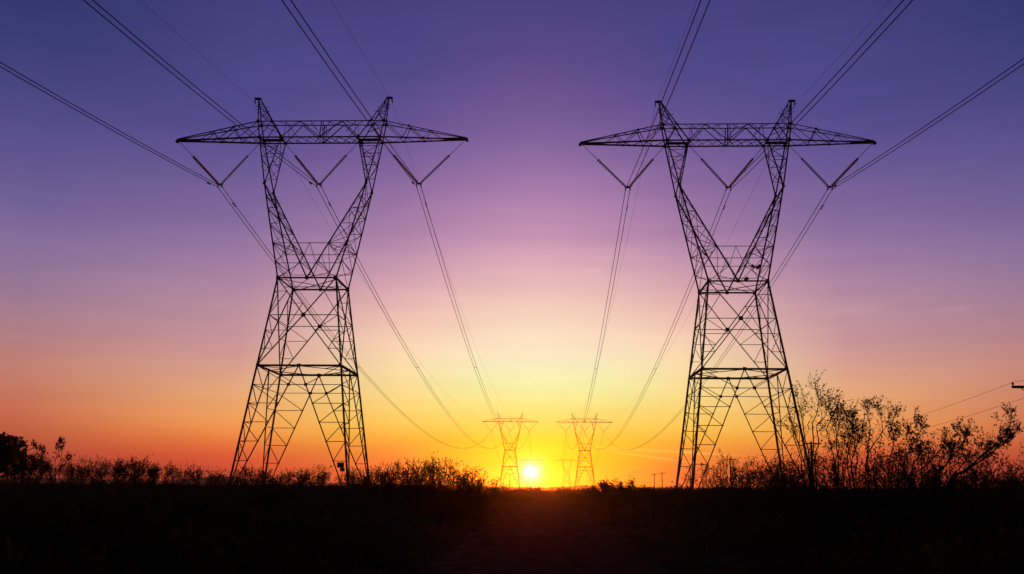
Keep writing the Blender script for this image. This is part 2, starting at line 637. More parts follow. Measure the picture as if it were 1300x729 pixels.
m.build("stay_rod", STEEL, towers["R1"])


# ------------------------------------------------------------------ insulator V strings
def disc_string(mb, a, b):
    n = 18
    prof = [(0, 0.035)]
    for i in range(n):
        t = (i + 0.5) / n
        prof += [(t - 0.02, 0.035), (t - 0.013, 0.165), (t + 0.008, 0.15), (t + 0.015, 0.035)]
    prof.append((1, 0.035))
    mb.lathe(a, b, prof, 8)


def make_v(attach_l, attach_r):
    """V string about its yoke at the origin."""
    root = thing("insulator_v_string", (0, 0, 0), None, "insulator")
    for s, A in ((-1, attach_l), (1, attach_r)):
        A = Vector(A)
        Y = Vector((s * 0.22, 0, 0.1))
        m = MB()
        mid = A.lerp(Y, 0.36)
        m.tube([A, mid], 0.03, 0.03, 5)
        disc_string(m, mid, Y)
        m.box(mid, 0.12, 0.12, 0.12)
        m.build("insulator_string", PORC, root)
    m = MB()
    m.prism([(-0.32, 0.12), (0.32, 0.12), (0.3, -0.1), (-0.3, -0.1)], (0, -0.03, 0), (0, 0.03, 0), Vector((0, 0, 1)))
    yk = m.build("yoke_plate", STEEL, root)
    for s in (-1, 1):
        m = MB()
        m.bar((s * 0.25, 0, -0.08), (s * 0.25, 0, -0.26), 0.06)
        m.lathe((s * 0.25, -0.28, -0.3), (s * 0.25, 0.28, -0.3), [(0, 0.03), (0.35, 0.08), (0.65, 0.08), (1, 0.03)], 8)
        m.build("suspension_clamp", STEEL, yk)
    return root


vproto = {
    -1: make_v((-(TIPX - 0.2 - VX), 0, OZ - VZ - 0.15), (VX - OX, 0, OZ - VZ - 0.1)),
    0: make_v((-IX, 0, OZ - VZ - 0.1), (IX, 0, OZ - VZ - 0.1)),
    1: make_v((-(VX - OX), 0, OZ - VZ - 0.1), (TIPX - 0.2 - VX, 0, OZ - VZ - 0.15)),
}
tname = {"L1": "big left pylon", "R1": "big right pylon", "L2": "small distant pylon left of the sun", "R2": "small distant pylon right of the sun"}
wname = {-1: "outer left", 0: "middle", 1: "outer right"}
first = {-1: True, 0: True, 1: True}
for key, T in (("L1", L1), ("R1", R1), ("L2", L2), ("R2", R2)):
    for c in (-1, 0, 1):
        o = vproto[c] if first[c] else copy_tree(vproto[c])
        first[c] = False
        o.location = T + Vector((c * VX, 0, VZ))
        where = "under the crossarm middle of the" if c == 0 else "under the %s arm tip of the" % ("left" if c < 0 else "right")
        tag(o, "V insulator %s %s" % (where, tname[key]), "insulator", "insulator V strings under the crossarms")

# ------------------------------------------------------------------ conductors and earth wires
def span_pts(A, B, sag, n):
    out = []
    for i in range(n + 1):
        t = i / n
        p = A.lerp(B, t)
        p.z -= 4 * sag * t * (1 - t)
        out.append(p)
    return out


def front_pts(A, direction, slope, curv, length, n):
    """Span that runs back over the camera, listed from its far end to A."""
    out = []
    for i in range(n + 1):
        s = length * (1 - i / n) ** 1.6
        out.append(A - direction * s + Vector((0, 0, -slope * s + curv * s * s)))
    return out[:-1]


def cable(T, off, name, label, group, r, sag=18.1, slope=0.133, sag2=30.0, cat="cable"):
    A, B, C = (t + off for t in T)
    d = (B - A); d.z = 0; d.normalize()
    pts = front_pts(A, d, slope, 0.000348, 382, 60) + span_pts(A, B, sag, 90)[:-1] + span_pts(B, C, sag2, 40)
    m = MB()
    m.tube(pts, r, r, 5)
    o = m.build(name, WIRE, None, True)
    tag(o, label, cat, group)
    return pts


for side, T in (("left", (L1, L2, L3)), ("right", (R1, R2, R3))):
    for c in (-1, 0, 1):
        for s in (-1, 1):
            off = Vector((c * VX + s * 0.25, 0, VZ - 0.3))
            lab = "%s wire of twin cable at the %s insulator V, big %s pylon" % ("left" if s < 0 else "right", wname[c], side)
            cable(T, off, "conductor_wire", lab, "twin conductor cables of the power line", 0.036)
    for s in (-1, 1):
        off = Vector((s * (HX + 0.46), 0, HZ - 0.34))
        lab = "hair-thin earth wire from the %s peak of the big %s pylon" % ("left" if s < 0 else "right", side)
        cable(T, off, "earth_wire", lab, "thin earth wires on the pylon peaks", 0.013, 14.0, 0.133, 24.0)


def damper_mesh():
    m = MB()
    m.tube([Vector((0, -0.36, -0.1)), Vector((0, -0.18, -0.13)), Vector((0, 0.18, -0.13)), Vector((0, 0.36, -0.1))], 0.02)
    for s in (-1, 1):
        m.lathe((0, s * 0.26, -0.115), (0, s * 0.46, -0.1), [(0, 0.05), (0.2, 0.09), (0.8, 0.08), (1, 0.04)], 8)
    m.bar((0, 0, 0.04), (0, 0, -0.15), 0.07)
    return m


dm = damper_mesh().build("vibration_damper", STEEL)
used = False
for side, T in (("left", (L1, L2)), ("right", (R1, R2))):
    d = (T[1] - T[0]); d.z = 0; d.normalize()
    for c in (-1, 0, 1):
        for s, front in ((-1, True), (1, False)):
            A = T[0] + Vector((c * VX + s * 0.25, 0, VZ - 0.3))
            if front:
                dist = 2.6
                p = A - d * dist + Vector((0, 0, -0.133 * dist))
            else:
                dist = 4.2
                p = A + d * dist + Vector((0, 0, -0.156 * dist))
            o = dm if not used else dm.copy()
            if used:
                COL.objects.link(o)
            used = True
            o.location = p - Vector((0, 0, 0.03))
            o.rotation_euler = (R(7.6) if front else R(-8.8), 0, 0)
            tag(o, "small damper on the %s wire by the %s insulator V, big %s pylon" % ("left" if s < 0 else "right", wname[c], side),
                "damper", "dumbbell dampers clamped to the cables")

sm = MB()
sm.bar((-0.25, 0, 0), (0.25, 0, 0), 0.06)
sm.bar((-0.25, -0.14, 0), (-0.25, 0.14, 0), 0.1)
sm.bar((0.25, -0.14, 0), (0.25, 0.14, 0), 0.1)
sp0 = sm.build("cable_spacer", STEEL)
used = False
for side, T in (("left", (L1, L2)), ("right", (R1, R2))):
    for c in (-1, 0, 1):
        A = T[0] + Vector((c * VX, 0, VZ - 0.3)); B = T[1] + Vector((c * VX, 0, VZ - 0.3))
        t = 0.17
        p = A.lerp(B, t); p.z -= 4 * 18.1 * t * (1 - t)
        o = sp0 if not used else sp0.copy()
        if used:
            COL.objects.link(o)
        used = True
        o.location = p
        tag(o, "small spacer bar holding apart the %s twin cable beyond the big %s pylon" % (wname[c], side), "spacer", "spacer bars on the twin cables")


# ------------------------------------------------------------------ wooden distribution poles
def make_pole(h, arm, extra=False):
    root = thing("utility_pole", (0, 0, 0), None, "pole")
    m = MB()
    m.lathe((0, 0, -0.6), (0, 0, h), [(0, 0.22), (1, 0.16)], 9)
    m.build("pole_shaft", WOOD, root)
    m = MB()
    m.bar((-arm / 2, -0.16, h - 0.35), (arm / 2, -0.16, h - 0.35), 0.2, 0.16)
    m.bar((-arm * 0.28, -0.16, h - 0.4), (0, -0.1, h - 1.05), 0.05)
    m.bar((arm * 0.28, -0.16, h - 0.4), (0, -0.1, h - 1.05), 0.05)
    m.build("crossarm", WOOD, root)
    for x in (-arm / 2 + 0.08, arm / 2 - 0.08, 0.35):
        m = MB()
        m.lathe((x, -0.16, h - 0.28), (x, -0.16, h + 0.02), [(0, 0.03), (0.3, 0.04), (0.4, 0.09), (0.7, 0.09), (0.8, 0.05), (1, 0.05)], 8)
        m.build("insulator", PORC, root)
    return root


def top_pole(px, toppy, Y, h, arm, lab, group="wooden utility poles"):
    p = at(px, toppy, Y)
    o = make_pole(h, arm)
    o.location = (p.x, Y, p.z - h)
    tag(o, lab, "pole", group)
    return Vector((p.x, Y, p.z - h))


PH = 10.0
poles = []
for px, ty, Y, arm, lab in (
        (1307, 486, 74.6, 2.9, "nearest wooden utility pole, only its crossarm end showing beyond the rightmost shrub"),
        (1029.5, 560.5, 158, 2.7, "wooden utility pole against the big right pylon's right leg"),
        (926.8, 582, 241, 3.0, "wooden utility pole framed between the legs of the big right pylon"),
        (876, 593, 330, 2.8, "wooden utility pole behind the left legs of the big right pylon"),
        (840.3, 599.8, 422, 3.1, "right and taller of the two distant utility poles on open horizon"),
        (830.5, 601.3, 462, 3.0, "left and fainter of the two distant utility poles on open horizon")):
    poles.append(top_pole(px, ty, Y, PH, arm, lab))
pa = top_pole(26, 579.5, 300, PH, 2.6, "wooden utility pole hidden in the dark tree at the left edge")
pb = top_pole(647.3, 601.5, 634, PH, 4.6, "utility pole standing below the small distant pylon left of the sun")


def line_wire(offs, lab, grp, plist, sag=0.9):
    pts = []
    for a, b in zip(plist, plist[1:]):
        seg = span_pts(a + offs, b + offs, sag, 24)
        pts += seg if not pts else seg[1:]
    m = MB()
    m.tube(pts, 0.016, 0.016, 4)
    o = m.build("distribution_wire", WIRE, None, True)
    tag(o, lab, "cable", grp)


ahead = poles[0] + (poles[0] - poles[1]) * 0.9
ahead.z = 0.0
row = [ahead] + poles[:3]
line_wire(Vector((-1.33, -0.16, PH + 0.02)), "upper thin wire running down from the crossarm at the right edge", "thin utility wires", row, 0.9)
line_wire(Vector((0, -0.16, PH - 1.0)), "lower thin wire running down from below the right edge crossarm", "thin utility wires", row, 0.9)
line_wire(Vector((0, -0.16, PH - 0.25)), "single thin wire low over the scrub behind the big left pylon", None, [pa, pb], 1.6)


# ------------------------------------------------------------------ desert vegetation
def rv(r):
    while True:
        v = Vector((r.uniform(-1, 1), r.uniform(-1, 1), r.uniform(-1, 1)))
        if 0.05 < v.length < 1:
            return v.normalized()


def leaf(mb, r, p, d, s):
    d = (d + rv(r) * 0.9).normalized()
    x = d.cross(rv(r))
    if x.length < 0.05:
        return
    x.normalize()
    n = x.cross(d)
    k = len(mb.v)
    w = s * r.uniform(0.22, 0.42)
    mb.v += [p, p + d * (s * 0.5) + x * w + n * (w * 0.3), p + d * s, p + d * (s * 0.5) - x * w + n * (w * 0.3)]
    mb.f += [(k, k + 1, k + 2), (k, k + 2, k + 3)]


def twig(st, lf, r, p, d, L, rad, ls, nl, curl=0.35, upb=0.25, n=4):
    pts = [p]
    seg = L / n
    for i in range(n):
        d = (d + rv(r) * curl + Vector((0, 0, upb))).normalized()
        p = p + d * seg
        pts.append(p)
    st.tube(pts, rad, rad * 0.5, 3, False)
    for i in range(nl):
        t = r.uniform(0.15, 1.0) ** 0.7
        q = t * n
        j = min(int(q), n - 1)
        pos = pts[j].lerp(pts[j + 1], q - j)
        leaf(lf, r, pos + rv(r) * ls * 0.4, (pts[j + 1] - pts[j]).normalized(), ls * r.uniform(0.6, 1.3))
    return pts


def stem(st, lf, r, pts, rad, ls, twigs, nl, tl, start=0.35, spread=1.0, sub=2):
    """A main stem along pts with twigs and leaf tufts towards its end."""
    # smooth the polyline
    P = []
    m = len(pts)
    for i in range(m - 1):
        p0 = pts[max(i - 1, 0)]; p1 = pts[i]; p2 = pts[i + 1]; p3 = pts[min(i + 2, m - 1)]
        for q in range(4):
            t = q / 4
            P.append(0.5 * ((2 * p1) + (p2 - p0) * t + (2 * p0 - 5 * p1 + 4 * p2 - p3) * t * t + (3 * p1 - p0 - 3 * p2 + p3) * t ** 3))
    P.append(pts[-1])
    st.tube(P, rad, rad * 0.28, 5, False)
    N = len(P) - 1
    for i in range(twigs):
        t = start + (1 - start) * (1 - (r.random() ** 1.5))
        q = t * N
        j = min(int(q), N - 1)
        pos = P[j].lerp(P[j + 1], q - j)
        ax = (P[j + 1] - P[j]).normalized()
        d = (ax * 0.8 + rv(r) * spread).normalized()
        L = tl * r.uniform(0.5, 1.2) * (1.25 - 0.6 * t)
        tp = twig(st, lf, r, pos, d, L, rad * 0.22, ls, nl // 2)
        for k in range(sub):
            b = tp[r.randint(1, len(tp) - 1)]
            twig(st, lf, r, b, (d + rv(r) * 0.9).normalized(), L * 0.6, rad * 0.14, ls, nl, n=3)
    twig(st, lf, r, P[-1], (P[-1] - P[-2]).normalized(), tl * 0.6, rad * 0.25, ls, nl, n=3)


def shrub_meshes(seed, H, W, stems, twigs, nl, ls, tl=None, start=0.3, base=0.25, lean=(0, 0), sub=2, rad=0.016, low=0):
    r = random.Random(seed)
    st, lf = MB(), MB()
    tl = tl or H * 0.28
    for i in range(stems):
        a = r.uniform(0, 2 * math.pi)
        u = math.sqrt(r.random())
        hh = H * (1 - 0.42 * u * u) * r.uniform(0.72, 1.0)
        tx = W * u * math.cos(a) + lean[0]; ty = W * u * math.sin(a) + lean[1]
        b = Vector((math.cos(a) * base * u, math.sin(a) * base * u, -0.15))
        pts = [b]
        for q in (0.35, 0.7, 1.0):
            pts.append(Vector((b.x + tx * q ** 0.8 + r.uniform(-1, 1) * W * 0.08, b.y + ty * q ** 0.8 + r.uniform(-1, 1) * W * 0.08, hh * 0.86 * q ** 1.1)))
        stem(st, lf, r, pts, rad * r.uniform(0.7, 1.2), ls, twigs, nl, tl, start, 1.0, sub)
    for i in range(low):
        a = r.uniform(0, 2 * math.pi); u = math.sqrt(r.random()) * W
        p = Vector((u * math.cos(a), u * math.sin(a), r.uniform(0, H * 0.45)))
        leaf(lf, r, p, Vector((0, 0, 1)), ls * 1.5)
    return st, lf


GS = "dark desert shrubs against the sunset"


def shrub(px, Y, toppy, halfpx, lab, seed, stems=11, twigs=9, nl=8, ls=0.07, name="desert_shrub", cat="shrub", group=GS, **kw):
    q = at(px, toppy, Y)
    z0 = ground_z(q.x, Y) - 0.02
    H = q.z - z0
    W = halfpx * Y / F_PX
    st, lf = shrub_meshes(seed, H, W, stems, twigs, nl, ls, **kw)
    root = thing(name, (q.x, Y, z0), lab, cat, group)
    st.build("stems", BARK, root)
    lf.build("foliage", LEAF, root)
    return root


def traced(name, Y, base, stems, lab, seed, ls=0.034, nl=9, twigs=10, tl=0.45, rad=0.015, depth=0.5, cat="shrub", fill=None, start=0.45):
    """A shrub whose main stems follow surveyed bearings, fanned out in depth."""
    r = random.Random(seed)
    b = at(base[0], base[1], Y)
    z0 = ground_z(b.x, Y) - 0.02
    o0 = Vector((b.x, Y, z0))
    st, lf = MB(), MB()
    for sdef in stems:
        dy = r.uniform(-depth, depth)
        e0 = at(sdef[0][0], sdef[0][1], Y) - o0
        pts = [Vector((e0.x * 0.6 + r.uniform(-0.2, 0.2), r.uniform(-0.3, 0.3), -0.1))]
        n = len(sdef)
        for i, (x, y) in enumerate(sdef):
            pts.append(at(x, y, Y + dy * (i + 1) / n) - o0)
        stem(st, lf, r, pts, rad * r.uniform(0.8, 1.2), ls, twigs + 4, max(3, nl - 4), tl, start, 0.9, 3)
        stem(st, lf, r, pts[:-1], rad * 0.5, ls, 7, 4, tl * 1.1, 0.15, 1.0, 2)
    if fill:
        n, hh, ww = fill
        s2, l2 = shrub_meshes(seed + 50, hh, ww, n, 11, 5, 0.032, tl=0.4, start=0.05, base=0.5, rad=0.011)
        for A, B in ((st, s2), (lf, l2)):
            k = len(A.v)
            A.v += B.v
            A.f += [tuple(i + k for i in f) for f in B.f]
    root = thing(name, o0, lab, cat, GS)
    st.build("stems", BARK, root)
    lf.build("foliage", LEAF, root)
    return root


# --- left side
def tree(px, Y, toppy, halfpx, lab, seed):
    r = random.Random(seed)
    q = at(px, toppy, Y)
    z0 = ground_z(q.x, Y) - 0.05
    H = q.z - z0; W = halfpx * Y / F_PX
    root = thing("desert_tree", (q.x, Y, z0), lab, "tree")
    tr, st, lf = MB(), MB(), MB()
    for i in range(4):
        a = i * 1.6 + r.uniform(-0.3, 0.3)
        tr.tube([Vector((0.05 * math.cos(a), 0.05 * math.sin(a), -0.2)), Vector((0.3 * math.cos(a), 0.3 * math.sin(a), H * 0.25)), Vector((W * 0.4 * math.cos(a), W * 0.4 * math.sin(a), H * 0.5))], 0.09, 0.05, 7)
    for i in range(54):
        a = r.uniform(0, 2 * math.pi); e = r.uniform(0.05, 1.0)
        u = math.sqrt(r.random())
        tip = Vector((W * u * math.cos(a) * (1.15 - 0.65 * e), W * u * math.sin(a) * (1.15 - 0.65 * e), H * (0.28 + 0.66 * e * (1 - 0.25 * u * u))))
        b = Vector((tip.x * 0.2, tip.y * 0.2, H * 0.22))
        stem(st, lf, r, [b, b.lerp(tip, 0.5) + rv(r) * 0.15, tip], 0.03, 0.085, 11, 15, 0.55, 0.35, 1.0, 2)
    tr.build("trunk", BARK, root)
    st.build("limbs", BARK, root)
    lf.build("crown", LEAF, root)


tree(-4, 44, 547, 58, "dense rounded dark tree cut by the left edge of the photo", 3)
traced("desert_shrub", 41, (66, 612), [[(62, 600), (55, 588), (48, 575), (44, 567)], [(64, 600), (60, 590), (56, 577), (52, 571)], [(69, 600), (70, 585), (74, 575), (76, 562)],
       [(70, 600), (76, 586), (79, 572), (77, 562)], [(66, 600), (62, 594)], [(72, 600), (80, 592), (86, 583)]],
       "two sparse forked shrub stems just right of the dense left tree", 5, ls=0.07, nl=8, twigs=7, tl=0.32, rad=0.022, start=0.75)
LEFT = [
    (34, 43, 568, 20, "shaggy dark shrub leaning out right of the dense left tree", 26, 16),
    (96, 42, 588, 22, "low bushy shrub with rounded top, first left of the paired leafy bushes", 9, 8),
    (112, 38, 584, 15, "narrow upright shrub between the sparse forked stems and paired leafy bushes", 8, 7),
    (143, 40, 579, 22, "broad leafy shrub, left one of the tallest pair on the left horizon", 10, 9),
    (172, 40, 577, 15, "pointed leafy shrub, right one of the tallest pair on the left horizon", 11, 10),
    (192, 41, 588, 20, "round dark shrub touching the pointed leafy shrub's right side", 10, 9),
    (228, 43, 587, 18, "airy upright shrub halfway between the pointed shrub and left pylon", 7, 6),
    (257, 44, 592, 20, "airy low shrub left of the big left pylon's outermost leg", 7, 6),
    (284, 47, 602, 14, "very low tuft of scrub at the big left pylon's outermost foot", 7, 6),
    (316, 42, 592, 14, "wispy upright shrub between the two left legs of the big left pylon", 7, 6),
    (350, 44, 598, 20, "low shrub just right of the left pylon's second leg", 8, 7),
    (378, 42, 596, 22, "rounded low shrub at the middle of the big left pylon's base", 8, 7),
    (406, 44, 594, 16, "upright shrub inside the pylon base just left of the small box", 7, 7),
    (452, 44, 596, 15, "small shrub between the right legs of the big left pylon", 7, 6),
    (484, 42, 594, 18, "small shrub between the left pylon and the big domed bush", 8, 7)]
for i, (px, Y, ty, hw, lab, ns, tw) in enumerate(LEFT):
    shrub(px, Y, ty, hw, lab, 100 + i, stems=ns + 7, twigs=tw + 7, nl=6, ls=0.045, tl=0.5, start=0.12, base=0.4)
shrub(540, 40, 577, 70, "wide domed creosote bush midway between the left pylon and the sun", 38, stems=150, twigs=16, nl=7, ls=0.046, tl=0.55, start=0.25, base=1.0, low=3500)
shrub(600, 44, 600, 30, "low bush trailing off the domed bush towards the sun", 33, stems=44, twigs=14, nl=6, ls=0.046, tl=0.4, start=0.15, low=700)
shrub(784, 62, 606.5, 34, "small rounded bush between the far right pylon and distant utility poles", 35, stems=44, twigs=13, nl=8, ls=0.075, tl=0.5, start=0.15, low=600)
# --- right side, under the big right pylon
RIGHT = [
    (893, 30, 583, 14, "dark leafy shrub at the left feet of the big right pylon", 9, 9),
    (922, 27, 566, 15, "thin airy shrub beside the pole framed by the right pylon's legs", 7, 6),
    (943, 28, 572, 14, "upright leafy shrub right of the pole framed by the right pylon", 10, 9),
    (970, 25, 563, 19, "dense shrub at the foot of the right pylon's inner strut", 12, 11),
    (996, 24, 572, 14, "bushy shrub at the right feet of the big right pylon", 10, 9)]
for i, (px, Y, ty, hw, lab, ns, tw) in enumerate(RIGHT):
    shrub(px, Y, ty, hw, lab, 200 + i, stems=ns + 6, twigs=tw + 7, nl=7, ls=0.034, tl=0.4, start=0.1, base=0.35)
Z = lambda L: [(1000 + x / 4.05, 460 + y / 4.05) for x, y in L]
traced("desert_shrub", 19, (1031, 620), [Z([(118, 560), (130, 470), (132, 400), (128, 320), (150, 260), (158, 200), (152, 155)]),
        Z([(110, 500), (90, 400), (75, 300), (60, 230), (50, 185)]), Z([(75, 560), (60, 470), (35, 400), (20, 330)]), Z([(140, 520), (160, 420), (150, 330), (190, 280), (205, 225)])],
       "tallest wispy shrub, just right of the big right pylon", 41, fill=(28, 1.90, 1.25))
traced("desert_shrub", 19.6, (1058, 620), [Z([(240, 560), (225, 440), (200, 350), (225, 290), (240, 255)]), Z([(245, 560), (265, 440), (250, 380), (262, 375), (290, 385), (292, 430)]),
        Z([(260, 540), (250, 420), (262, 330), (270, 270)])], "bushy shrub with one hooked twig, second right of the pylon", 42, nl=12, twigs=13, fill=(27, 1.90, 1.05))
traced("desert_shrub", 19, (1080, 620), [Z([(310, 560), (315, 450), (330, 390), (335, 330), (332, 285)]), Z([(330, 560), (350, 450), (365, 380), (380, 350)]), Z([(350, 580), (360, 500), (345, 430), (350, 360)])],
       "dense leafy upright shrub left of the tall forked stem", 43, nl=13, twigs=14, fill=(28, 2.00, 1.05))
traced("desert_shrub", 18.4, (1098, 622), [Z([(400, 540), (430, 440), (470, 385), (487, 350), (480, 290), (465, 225)]), Z([(405, 540), (432, 440), (472, 383), (500, 340), (535, 305), (560, 262)]),
        Z([(412, 500), (418, 400), (424, 330), (410, 270), (415, 240)])], "bare forked shrub whose two branches end in flat leaf tufts", 44, nl=9, twigs=9, tl=0.3, start=0.78, fill=(25, 1.80, 1.15))
traced("desert_shrub", 18, (1118, 622), [Z([(440, 535), (520, 482), (570, 464), (640, 460), (612, 400), (618, 345), (648, 310)]), Z([(570, 535), (640, 462), (690, 450)]),
        Z([(520, 540), (538, 460), (545, 400), (540, 350)]), Z([(640, 560), (680, 470), (660, 400), (690, 345)])], "shrub with an arching low branch and round feathery head", 45, nl=11, twigs=12, tl=0.32, start=0.6, fill=(28, 1.80, 1.35))
traced("desert_shrub", 17.6, (1176, 624), [Z([(650, 600), (700, 540), (750, 490), (800, 430), (810, 380)]), Z([(690, 600), (690, 520), (680, 450)]), Z([(720, 590), (770, 530), (815, 470), (840, 400)])],
       "thin bare twigged shrub left of the slanting leafy shrub", 46, nl=5, twigs=8, tl=0.3, fill=(25, 1.70, 1.35))
traced("desert_shrub", 17.2, (1190, 626), [Z([(755, 590), (800, 540), (850, 482), (895, 435), (910, 385), (888, 352)]), Z([(760, 590), (810, 530), (870, 460), (905, 400), (935, 362)]), Z([(780, 600), (830, 500), (835, 440)])],
       "slanting leafy shrub in front of the long leaning branch", 47, nl=10, twigs=11, tl=0.26, start=0.5, fill=(25, 1.70, 1.15))
traced("desert_shrub", 17, (1206, 628), [Z([(830, 612), (900, 562), (960, 520), (990, 482), (1060, 430), (1100, 392), (1140, 330), (1152, 258)]), Z([(835, 612), (905, 560), (990, 490), (1062, 432), (1125, 398), (1180, 355)]),
        Z([(850, 600), (880, 550), (930, 490), (1000, 450)]), Z([(840, 612), (910, 565), (1000, 500), (1080, 440), (1150, 400)])],
       "long branch leaning far right with leaf clusters along its end", 48, nl=10, twigs=13, tl=0.28, rad=0.02, start=0.55, depth=0.35, fill=(25, 1.60, 1.25))
LOWR = [
    (1240, 20, 592, 22, "low shrub under the long leaning branch's leafy end", 9, 8),
    (1268, 22, 598, 20, "low rounded shrub under the tip of the long leaning branch", 9, 8),
    (1297, 21, 590, 14, "small dark shrub cut by the right edge of the photo", 9, 8),
    (1150, 22, 594, 26, "low dark shrub below the arching branch and its feathery head", 10, 8),
    (1010, 26, 585, 15, "shadowy shrub filling the gap between right pylon and tallest shrub", 9, 9)]
for i, (px, Y, ty, hw, lab, ns, tw) in enumerate(LOWR):
    shrub(px, Y, ty, hw, lab, 300 + i, stems=ns + 6, twigs=tw + 7, nl=7, ls=0.034, tl=0.34, start=0.08, base=0.35)

# --- the uncountable dark scrub that covers the banks
r = random.Random(77)
protos = []
for i in range(7):
    protos.append(shrub_meshes(500 + i, 0.62, 0.55, 9, 6, 7, 0.075, tl=0.22, start=0.1, sub=1, rad=0.008, low=30))
sc = MB()


def stamp(x, y, s, p):
    z = ground_z(x, y) - 0.03
    a = r.uniform(0, 6.28)
    ca, sa = math.cos(a) * s, math.sin(a) * s
    for B in p:
        k = len(sc.v)
        sc.v += [Vector((x + v.x * ca - v.y * sa, y + v.x * sa + v.y * ca, z + v.z * s)) for v in B.v]
        sc.f += [tuple(i + k for i in f) for f in B.f]


# low-detail copies (leaves only, thinned) keep the mass affordable
thin = []
for st, lf in protos:
    b = MB()
    for q in range(0, len(lf.f), 2):
        if r.random() < 0.55:
            k = len(b.v)
            b.v += [lf.v[lf.f[q][0]], lf.v[lf.f[q][1]], lf.v[lf.f[q][2]], lf.v[lf.f[q + 1][2]]]
            b.f += [(k, k + 1, k + 2, k + 3)]
    thin.append((b,))
n = 0
while n < 1500:
    y = 9 + 66 * r.random() ** 0.8
    x = (1.95 + r.uniform(0, 0.6) + (0.62 * y + 2) * r.random() ** 1.35) * r.choice((-1, 1))
    want = 1.5 - ground_z(x, y)
    s = min(1.15, max(0.4, want / 0.52)) * r.uniform(0.6, 1.12)
    if abs(x) < 4.5:
        s = min(s, r.uniform(0.35, 0.95) if abs(x) > 3 else r.uniform(0.25, 0.5))
    stamp(x, y, s, thin[n % 7] if y > 22 else (protos[n % 7][1],))
    n += 1
n = 0
while n < 800:
    y = 75 + 365 * r.random() ** 1.4
    x = (2.3 + (0.6 * y) * r.random() ** 1.7) * r.choice((-1, 1))
    stamp(x, y, r.uniform(0.8, 1.9) if y < 140 else 0.8 + 2.3 * r.random() ** 2.5, thin[n % 7])
    n += 1
o = sc.build("desert_scrub", LEAF)
tag(o, "black tangle of low scrub covering the banks beside the dirt road", "scrub", None, "stuff")

# ------------------------------------------------------------------ air
HAZE = 1.0 / 7500.0
hz = MB()
hz.box((0, 1775, 16.5), 7900, 4300, 64)
air = hz.build("haze", STEEL)
air["kind"] = "stuff"
tag(air, "thin dusty sunset air over the whole plain", "haze")
hmz = bpy.data.materials.new("dusty_air")
hmz.use_nodes = True
nt = hmz.node_tree
nt.nodes.clear()
out = nt.nodes.new("ShaderNodeOutputMaterial")
pv = nt.nodes.new("ShaderNodeVolumePrincipled")
pv.inputs["Color"].default_value = (0.95, 0.68, 0.48, 1)
pv.inputs["Density"].default_value = HAZE
pv.inputs["Anisotropy"].default_value = 0.93
nt.links.new(pv.outputs["Volume"], out.inputs["Volume"])
air.data.materials.clear()
air.data.materials.append(hmz)

# ------------------------------------------------------------------ sky
SUN_AZ, SUN_EL = R(-0.8795), R(0.8328)     # azimuth from +Y towards +X
sund = Vector((math.sin(SUN_AZ) * math.cos(SUN_EL), math.cos(SUN_AZ) * math.cos(SUN_EL), math.sin(SUN_EL)))
w = bpy.data.worlds.new("World")
S.world = w
w.use_nodes = True
nt = w.node_tree
N = nt.nodes
bg = N["Background"]
LK = nt.links.new


def math_node(op, a, b=None, c=None):
    n = N.new("ShaderNodeMath")
    n.operation = op
    for i, v in enumerate((a, b, c)):
        if v is None:
            continue
        if isinstance(v, (int, float)):
            n.inputs[i].default_value = v
        else:
            LK(v, n.inputs[i])
    return n.outputs[0]


def vmath(op, a, b):
    n = N.new("ShaderNodeVectorMath")
    n.operation = op
    for i, v in enumerate((a, b)):
        if isinstance(v, (tuple, Vector)):
            n.inputs[i].default_value = tuple(v)
        else:
            LK(v, n.inputs[i])
    return n


def mix(f, a, b, mode="MIX"):
    n = N.new("ShaderNodeMix")
    n.data_type = "RGBA"
    n.blend_type = mode
    for sock, v in ((n.inputs[0], f), (n.inputs[6], a), (n.inputs[7], b)):
        if isinstance(v, (int, float)):
            sock.default_value = v
        elif isinstance(v, tuple):
            sock.default_value = v
        else:
            LK(v, sock)
    return n.outputs[2]


